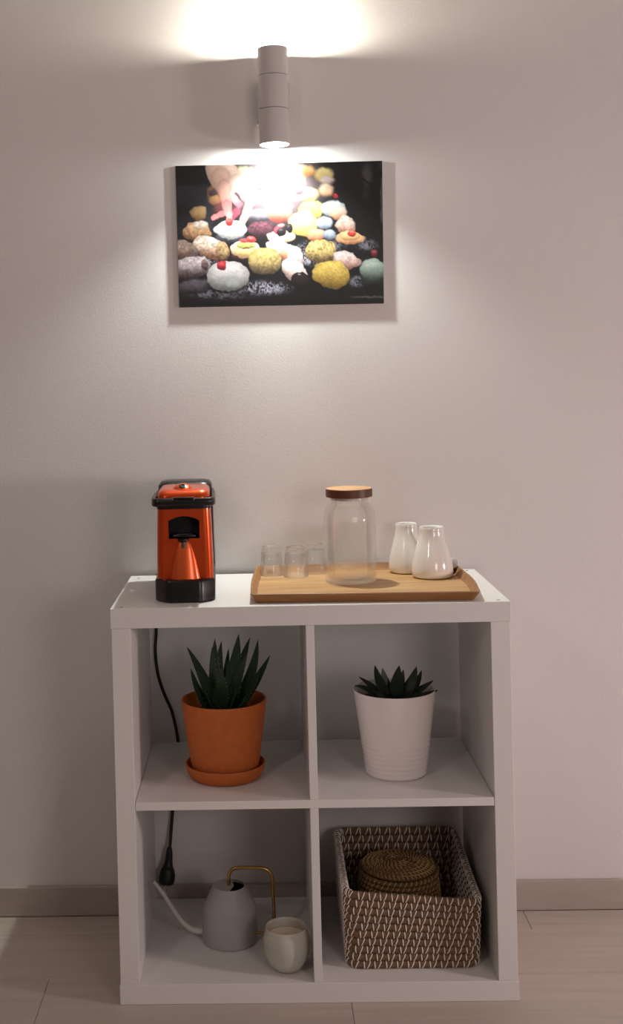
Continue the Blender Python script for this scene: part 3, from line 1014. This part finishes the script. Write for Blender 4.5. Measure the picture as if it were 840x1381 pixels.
PX, PYc = -0.1735, 0.1520
ZS = SH / 2 + SI
t = thing('potted_aloe', 'spiky aloe in an orange terracotta pot with saucer, upper left compartment', 'potted plant', (PX, PYc, ZS))
part('saucer', rings_closed_lathe([(0.001, ZS + 0.0003), (0.066, ZS + 0.0003), (0.072, ZS + 0.003), (0.079, ZS + 0.016), (0.0818, ZS + 0.027), (0.0812, ZS + 0.0295), (0.0790, ZS + 0.0298), (0.0772, ZS + 0.027),
                                   (0.0745, ZS + 0.015), (0.066, ZS + 0.006), (0.001, ZS + 0.005)], 64, None, PX, PYc), M['terra'], t, smooth=1.0)
zb = ZS + 0.0055
part('pot', rings_closed_lathe([(0.001, zb), (0.062, zb), (0.0655, zb + 0.003), (0.0705, 0.425), (0.0775, 0.475), (0.0835, 0.520), (0.0868, 0.5455), (0.0872, 0.5485), (0.0862, 0.5500), (0.0838, 0.5495), (0.0820, 0.5440),
                                (0.0780, 0.510), (0.0700, 0.500), (0.001, 0.500)], 72, None, PX, PYc), M['terra'], t, smooth=1.0)
part('soil', lathe([(0.0775, 0.5175), (0.07, 0.520), (0.04, 0.5215), (0.001, 0.522)], PX, PYc, 40), M['soil'], t)
Z0 = 0.518
for tip, rad, bend, w in [
    ((-0.2445, 0.120, 0.6640), -0.026, (0.012, 0, -0.004), 0.0135), ((-0.2365, 0.100, 0.6250), -0.036, (-0.012, 0, -0.004), 0.012),
    ((-0.1890, 0.165, 0.6690), -0.018, (-0.006, 0, 0), 0.012), ((-0.1945, 0.150, 0.655), -0.024, (-0.004, 0, 0), 0.010), ((-0.1760, 0.180, 0.6600), -0.004, (-0.012, 0, 0.01), 0.010),
    ((-0.1620, 0.190, 0.6430), 0.004, (-0.004, 0, 0), 0.008), ((-0.1395, 0.150, 0.6810), 0.004, (0.006, 0, 0.0), 0.0150), ((-0.1170, 0.175, 0.6680), 0.012, (-0.004, 0, 0.0), 0.012),
    ((-0.1225, 0.130, 0.6460), 0.010, (-0.002, 0, 0.0), 0.012), ((-0.1005, 0.140, 0.6710), 0.020, (0.020, 0, -0.016), 0.0135), ((-0.0770, 0.150, 0.6360), 0.032, (0.006, 0, -0.006), 0.0115),
    ((-0.0975, 0.120, 0.6140), 0.026, (0.006, 0, -0.006), 0.011), ((-0.1750, 0.100, 0.6200), -0.008, (0, -0.008, 0.0), 0.0145), ((-0.1450, 0.095, 0.5950), 0.012, (0, -0.008, 0.0), 0.014),
    ((-0.2080, 0.090, 0.5900), -0.020, (-0.004, -0.008, 0.0), 0.013), ((-0.1930, 0.085, 0.5700), -0.012, (0, -0.010, 0.0), 0.012), ((-0.1250, 0.085, 0.5750), 0.024, (0.004, -0.008, 0), 0.012)]:
    base = (PX + 0.6 * rad, PYc + (tip[1] - PYc) * 0.25, Z0)
    face = Vector((-(tip[0] - PX) * 1.5, -0.5 - (tip[1] - PYc) * 3, 0.6))
    add_leaf(t, M['leaf'], base, tip, bend, w * 1.4, 0.0060, face, 10)

QX, QY = 0.1745, 0.1580
t = thing('potted_haworthia', 'short dark succulent in a tapered white pot with ribbed lower half', 'potted plant', (QX, QY, ZS))


def pr(z):
    q = (z - ZS) / (0.5625 - ZS)
    r = 0.0608 + (0.0838 - 0.0608) * q
    return r


prof = [(0.001, ZS + 0.0003), (0.058, ZS + 0.0003), (0.0600, ZS + 0.0012)]
nz_ = 66
for k in range(1, nz_):
    z = ZS + 0.002 + (0.558 - ZS - 0.002) * k / nz_
    r = pr(z)
    if z < 0.470:
        ph = (z - ZS) / 0.0098
        r += 0.00085 * (0.5 - 0.5 * math.cos(2 * PI * ph)) * (1 if z < 0.46 else (0.470 - z) / 0.01)
    prof.append((r, z))
prof += [(0.0837, 0.5605), (0.0834, 0.5622), (0.0822, 0.5625), (0.0815, 0.5605), (0.0795, 0.54), (0.0785, 0.53), (0.001, 0.53)]


def potwave(a, z, i):
    if z < 0.47:
        return 1 + 0.006 * math.sin(a * 2 + z * 90) * math.sin(a * 5 + z * 33)
    return 1


part('pot', rings_closed_lathe(prof, 96, potwave, QX, QY), M['potw'], t, smooth=1.2)
part('soil', lathe([(0.0780, 0.5350), (0.07, 0.5400), (0.001, 0.5420)], QX, QY, 40), M['soil'], t)
for tip, bend, w in [
    ((0.0925, 0.135, 0.5750), (0.0, 0, 0.012), 0.011), ((0.1035, 0.170, 0.5840), (0.0, 0, 0.006), 0.010), ((0.1345, 0.140, 0.6145), (-0.010, 0, -0.004), 0.0165),
    ((0.1535, 0.175, 0.6000), (-0.006, 0, 0.0), 0.014), ((0.1850, 0.150, 0.6105), (-0.002, 0, 0.0), 0.0185), ((0.1970, 0.185, 0.5935), (0.002, 0, 0.0), 0.012),
    ((0.2200, 0.150, 0.6085), (0.010, 0, -0.004), 0.0165), ((0.2330, 0.175, 0.5940), (0.012, 0, -0.008), 0.0135), ((0.2565, 0.170, 0.5740), (0.004, 0, 0.0), 0.011),
    ((0.2600, 0.130, 0.5640), (0.004, 0, -0.002), 0.011), ((0.1600, 0.105, 0.5760), (0, -0.006, 0.0), 0.016), ((0.2080, 0.105, 0.5720), (0, -0.006, 0.0), 0.016), ((0.1260, 0.110, 0.5700), (0, -0.004, 0), 0.014), ((0.2340, 0.108, 0.5650), (0, -0.004, 0), 0.013)]:
    tip = Vector(tip)
    base = (QX + (tip.x - QX) * 0.22, QY + (tip.y - QY) * 0.2, 0.537)
    face = Vector((-(tip[0] - QX) * 1.5, -0.5, 0.6))
    add_leaf(t, M['leaf2'], base, tip, bend, w, 0.0055, face, 0)
t2 = t
# a few fine pale offshoots at the rim
for x0, dx in ((0.1405, -0.004), (0.1440, 0.001)):
    add_leaf(t, M['leaf'], (x0, 0.100, 0.537), (x0 + dx, 0.0985, 0.566), (0, 0, 0), 0.0018, 0.001, (0, -1, 0.4), 0)

# ------------------------------------------------------------------ watering can
WX, WY = -0.1735, 0.1870
t = thing('watering_can', 'grey metal watering can with long thin spout and brass handle', 'watering can', (WX, WY, ST))
part('can_body', rings_closed_lathe([(0.001, ST + 0.0004), (0.0545, ST + 0.0004), (0.0568, ST + 0.002), (0.0572, 0.05), (0.0566, 0.08), (0.0548, 0.108), (0.0538, 0.1120), (0.0510, 0.1172), (0.0332, 0.1515), (0.0326, 0.1522), (0.0318, 0.1515),
                                     (0.0490, 0.1165), (0.052, 0.110), (0.055, 0.08), (0.055, 0.045), (0.001, 0.043)], 72, None, WX, WY), M['can'], t, smooth=0.22)
pts = []
for k in range(0, 37):
    a = math.radians(86 + 188 * k / 36)
    pts.append((WX + 0.0316 * math.cos(a), WY + 0.0316 * math.sin(a)))
p0, p1 = Vector((*pts[-1], 0)), Vector((*pts[0], 0))
for k in range(1, 12):
    q = k / 12
    p = p0.lerp(p1, q)
    bulge = 0.0075 * math.sin(PI * q) ** 2
    pts.append((p.x + bulge, p.y))
part('top_cover', rings([[Vector((x, y, z)) for x, y in pts] for z in (0.1502, 0.1518)]), M['can'], t, smooth=0.3)
part('inside_shade_disc', lathe([(0.0345, 0.1440), (0.001, 0.1440)], WX, WY, 40), M['dark'], t, label='dark disc standing for the shaded inside')  # near-black disc under the opening stands in for the shade inside
hp = [(-0.1735, WY, 0.1500), (-0.1735, WY, 0.1690), (-0.1710, WY, 0.1785), (-0.1640, WY, 0.1850), (-0.1540, WY, 0.1875), (-0.130, WY, 0.1875), (-0.1060, WY, 0.1865), (-0.0930, WY, 0.1820),
      (-0.0855, WY, 0.1740), (-0.0830, WY, 0.1620), (-0.0820, WY, 0.120), (-0.0812, WY, 0.075), (-0.0810, WY, 0.056)]
hd = part('handle', tube(catmull(hp, 6), 0.0036, 12), M['brass'], t, smooth=1.5, label='bent brass tube handle')
part('handle_bracket', tube([(-0.1180, WY, 0.0515), (-0.0785, WY, 0.0515)], 0.0026, 12), M['brass'], t, label='brass bracket')
spp = [(-0.2150, WY, 0.0560), (-0.2350, WY, 0.0570), (-0.2480, WY, 0.0590), (-0.2600, WY, 0.0650), (-0.2750, WY, 0.0800), (-0.2950, WY, 0.1100), (-0.3120, WY, 0.1380), (-0.3300, WY, 0.1610)]
sp = catmull(spp, 6)
part('spout', tube(sp, [0.0085 - 0.0046 * (i / (len(sp) - 1)) ** 0.6 for i in range(len(sp))], 14), M['spout'], t, smooth=1.5, label='thin curved pale spout')

# ------------------------------------------------------------------ frosted candle holder
HX, HY = -0.0590, 0.0580
t = thing('candle_holder', 'rounded frosted white glass candle holder in front of the watering can', 'candle holder', (HX, HY, ST))
part('glass_bowl', rings_closed_lathe([(0.001, ST + 0.0004), (0.016, ST + 0.0004), (0.022, ST + 0.0016), (0.0310, 0.0470), (0.0385, 0.0580), (0.0435, 0.0720), (0.0455, 0.0880), (0.0450, 0.1020), (0.0425, 0.1120), (0.0404, 0.1170), (0.0404, 0.1225), (0.0398, 0.1235), (0.0388, 0.1230),
                                       (0.0384, 0.1180), (0.0405, 0.1120), (0.0430, 0.1020), (0.0435, 0.0880), (0.0415, 0.0735), (0.0365, 0.0600), (0.0280, 0.0490), (0.001, 0.0440)], 64, None, HX, HY), M['frost'], t, smooth=1.2)
part('candle', lathe([(0.020, 0.0500), (0.0335, 0.0640), (0.0390, 0.0800), (0.0405, 0.0960), (0.0395, 0.1040), (0.0300, 0.1045), (0.001, 0.1040)], HX, HY, 40), M['candle'], t, smooth=1.0, label='cream wax candle filling')

# ------------------------------------------------------------------ rectangular woven basket
t = thing('woven_basket', 'rectangular brown seagrass basket with pale stitches, lower right compartment', 'basket', (0.190, 0.205, ST))
NC = 10
BB = (0.0645, 0.3140, 0.0560, 0.3420)      # bottom rectangle (coil centre line)
BT = (0.0605, 0.3200, 0.0505, 0.3620)      # top rectangle
RC = 0.0062                                # coil half thickness


def top_h(x, y):
    fx = (x - BT[0]) / (BT[1] - BT[0])
    fy = (y - BT[2]) / (BT[3] - BT[2])
    f_ = 0.1545 * (1 - fx) + 0.1340 * fx
    b_ = 0.1640 * (1 - fx) + 0.1640 * fx
    sag = -0.004 * math.sin(PI * min(max(fy, 0), 1))
    return f_ * (1 - fy) + b_ * fy + sag


def ring_path(fr, n=6):
    r4 = [BB[i] + (BT[i] - BB[i]) * fr for i in range(4)]
    rr = 0.022
    pts = []
    x0, x1, y0, y1 = r4
    rawp = []
    for cx, cy, a0 in ((x0 + rr, y0 + rr, 180), (x1 - rr, y0 + rr, 270), (x1 - rr, y1 - rr, 0), (x0 + rr, y1 - rr, 90)):
        for k in range(n + 1):
            a = math.radians(a0 + 90 * k / n)
            rawp.append(Vector((cx + rr * math.cos(a), cy + rr * math.sin(a), 0)))
    # resample densely
    L = len(rawp)
    for i in range(L):
        a, b = rawp[i], rawp[(i + 1) % L]
        m = max(1, int((b - a).length / 0.009))
        for k in range(m):
            pts.append(a.lerp(b, k / m))
    for p in pts:
        p.z = ST + 0.001 + fr * top_h(p.x, p.y)
    return pts


coil_info = []
for k in range(NC):
    fr_ = (k + 0.5) / NC
    pts = ring_path(fr_)
    half = [0.5 * (top_h(p.x, p.y)) / NC for p in pts]
    rs = []
    n = len(pts)
    for i, p in enumerate(pts):
        tg = (pts[(i + 1) % n] - pts[i - 1]); tg.z = 0; tg.normalize()
        nn = Vector((tg.y, -tg.x, 0))
        wob = 1 + 0.05 * math.sin(i * 1.7 + k * 2) + 0.03 * math.sin(i * 4.1 + k)
        rs.append([p + nn * math.cos(2 * PI * j / 10) * RC * wob + Vector((0, 0, math.sin(2 * PI * j / 10) * half[i] * 1.04)) for j in range(10)])
    part('coil', rings(rs, True, True), M['grass'], t, smooth=1.5)
    coil_info.append((pts, half))
part('basket_bottom', box(BB[0] + .004, BB[1] - .004, BB[2] + .004, BB[3] - .004, ST + 0.001, ST + 0.008, 0.002, 1), M['grass'], t)


def stitch_mesh(h, slant, wd=0.0012, seg=6):
    """strap hugging the outside of a coil, local frame: x along, -y outwards, z up"""
    rs = []
    for i in range(seg + 1):
        a = math.radians(-78 + 156 * i / seg)
        zc = math.sin(a) * h
        yc = -math.cos(a) * (RC + 0.0004)
        xc = slant * (zc / h) * 0.5
        nrm = Vector((0, -math.cos(a), math.sin(a)))
        ww = wd * (1.0 if 0 < i < seg else 0.55)
        c = Vector((xc, yc, zc))
        rs.append([c + Vector((-ww, 0, 0)), c + nrm * 0.0009 + Vector((-ww * .6, 0, 0)), c + nrm * 0.0009 + Vector((ww * .6, 0, 0)), c + Vector((ww, 0, 0))])
    return rings(rs)


MESH_S = {}
for kind, sl in (('v', -0.0012), ('s', 0.0072)):
    me = bpy.data.meshes.new('stitch')
    v, f = stitch_mesh(1.0, 1.0)
    v, f = stitch_mesh(0.0082, sl)
    me.from_pydata([tuple(p) for p in v], [], f)
    me.materials.append(M['stitch'])
    me.polygons.foreach_set('use_smooth', [True] * len(me.polygons))
    MESH_S[kind] = (me, (v, f))
PITCH_S = 0.0214
stuffV, stuffF = [], []
rnd = random.Random(5)
for k in range(NC):
    pts, half = coil_info[k]
    n = len(pts)
    cum = [0]
    for i in range(n):
        cum.append(cum[-1] + (pts[(i + 1) % n] - pts[i]).length)
    total = cum[-1]

    def at_len(s_):
        s_ %= total
        lo = 0
        for i in range(n):
            if cum[i + 1] >= s_:
                lo = i
                break
        q = (s_ - cum[lo]) / max(1e-9, cum[lo + 1] - cum[lo])
        p = pts[lo].lerp(pts[(lo + 1) % n], q)
        tg = pts[(lo + 1) % n] - pts[lo]
        return p, math.atan2(tg.y, tg.x), math.asin(max(-1, min(1, tg.z / tg.length))), half[lo]
    cnt = int(total / PITCH_S)
    ph = (k - NC) * 0.0043
    for c in range(cnt):
        for kind, off in (('v', 0.0), ('s', 0.0085)):
            s_ = c * (total / cnt) + off + ph + 0.01 + 0.03 + rnd.uniform(-0.0006, 0.0006)
            p, yaw, pit, hh = at_len(s_)
            front = abs(yaw) < 0.02 and p.y < 0.1
            sc = hh / 0.0082 * 1.0
            me, (v, f) = MESH_S[kind]
            if front:
                o = bpy.data.objects.new('stitch', me)
                COL.objects.link(o)
                o.parent = t
                o.location = p - ORG
                o.rotation_euler = (0, 0, yaw)
                o.scale = (1, 1, sc)
            else:
                Rm = Matrix.Rotation(yaw, 3, 'Z')
                n0 = len(stuffV)
                stuffV += [p + Rm @ Vector((a.x, a.y, a.z * sc)) for a in v]
                stuffF += [tuple(q + n0 for q in ff) for ff in f]
            # same thread seen from inside the basket
            Rm = Matrix.Rotation(yaw + PI, 3, 'Z')
            n0 = len(stuffV)
            stuffV += [p + Rm @ Vector((a.x, a.y, a.z * sc)) for a in v]
            stuffF += [tuple(q + n0 for q in ff) for ff in f]
    # whip stitches over the rim
    if k == NC - 1:
        m = int(total / 0.0085)
        for c in range(m):
            p, yaw, pit, hh = at_len(c * total / m)
            if abs(math.sin(yaw)) < 0.6:
                continue
            seg_ = []
            for i in range(7):
                a = math.radians(-10 + 200 * i / 6)
                d = Vector((math.sin(yaw), -math.cos(yaw), 0))
                tgv = Vector((math.cos(yaw), math.sin(yaw), 0))
                seg_.append(p + d * math.cos(a) * (RC + 0.0006) + Vector((0, 0, math.sin(a) * (hh * 1.06 + 0.0004))) + tgv * (0.005 * (1 - i / 6)))
            vf = tube(seg_, 0.0007, 4)
            n0 = len(stuffV)
            stuffV += vf[0]
            stuffF += [tuple(q + n0 for q in ff) for ff in vf[1]]
o = part('side_stitches', (stuffV, stuffF), M['stitch'], t, smooth=1.0)
o['kind'] = 'stuff'

# ------------------------------------------------------------------ round coiled basket standing inside it
CX, CY, CZ = 0.1800, 0.2150, 0.1800
t = thing('round_basket', 'round brown coiled seagrass basket with spiral top, inside the rectangular basket', 'basket', (CX, CY, ST + 0.008))


def coil_ring(r, z, rr, k, hz=1.0):
    n = max(14, int(2 * PI * r / 0.006))
    rs = []
    for i in range(n):
        a = 2 * PI * i / n
        w = 1 + 0.08 * math.sin(i * 1.9 + k)
        c = Vector((CX + r * math.cos(a), CY + r * math.sin(a), z + 0.001 * math.sin(2 * a + k)))
        d = Vector((math.cos(a), math.sin(a), 0))
        rs.append([c + d * math.cos(2 * PI * j / 8) * rr * w + Vector((0, 0, math.sin(2 * PI * j / 8) * rr * hz * w)) for j in range(8)])
    return rings(rs, True, True)


rads = [0.005 + 0.0096 * k for k in range(8)]
for k, r in enumerate(rads):
    z = CZ + 0.006 - 0.010 * (r / 0.076) ** 2.5
    part('coil', coil_ring(r, z, 0.0052, k), M['grass2'], t, smooth=1.5)
for k in range(13):
    z = CZ - 0.013 - 0.0098 * k
    r = 0.0765 + 0.0010 * k
    part('coil', coil_ring(r, z, 0.0054, k + 20), M['grass2'], t, smooth=1.5)
sv, sf = [], []
for k, r in enumerate(rads[1:], 1):
    z = CZ + 0.006 - 0.010 * (r / 0.076) ** 2.5
    m = max(6, int(2 * PI * r / 0.0085))
    for c in range(m):
        a = 2 * PI * c / m + k * 0.35
        pth = []
        for i in range(5):
            q = i / 4
            an = a + (q - 0.5) * 0.0085 / r
            rr = r - 0.005 + 0.010 * q
            pth.append(Vector((CX + rr * math.cos(an), CY + rr * math.sin(an), z + 0.0054 * math.sin(PI * q) + 0.0004)))
        vf = tube(pth, 0.0010, 4)
        n0 = len(sv)
        sv += vf[0]
        sf += [tuple(q + n0 for q in ff) for ff in vf[1]]
for k in range(13):
    z = CZ - 0.013 - 0.0098 * k
    r = 0.0765 + 0.0010 * k
    m = 46
    for c in range(m):
        a = 2 * PI * c / m + k * 0.07
        pth = []
        for i in range(5):
            q = i / 4
            an = a + (q - 0.5) * 0.09
            rr = r + 0.0057 * math.sin(PI * q)
            pth.append(Vector((CX + rr * math.cos(an), CY + rr * math.sin(an), z - 0.005 + 0.010 * q)))
        vf = tube(pth, 0.0010, 4)
        n0 = len(sv)
        sv += vf[0]
        sf += [tuple(q + n0 for q in ff) for ff in vf[1]]
o = part('stitching', (sv, sf), M['stitch2'], t, smooth=1.0)
o['kind'] = 'stuff'
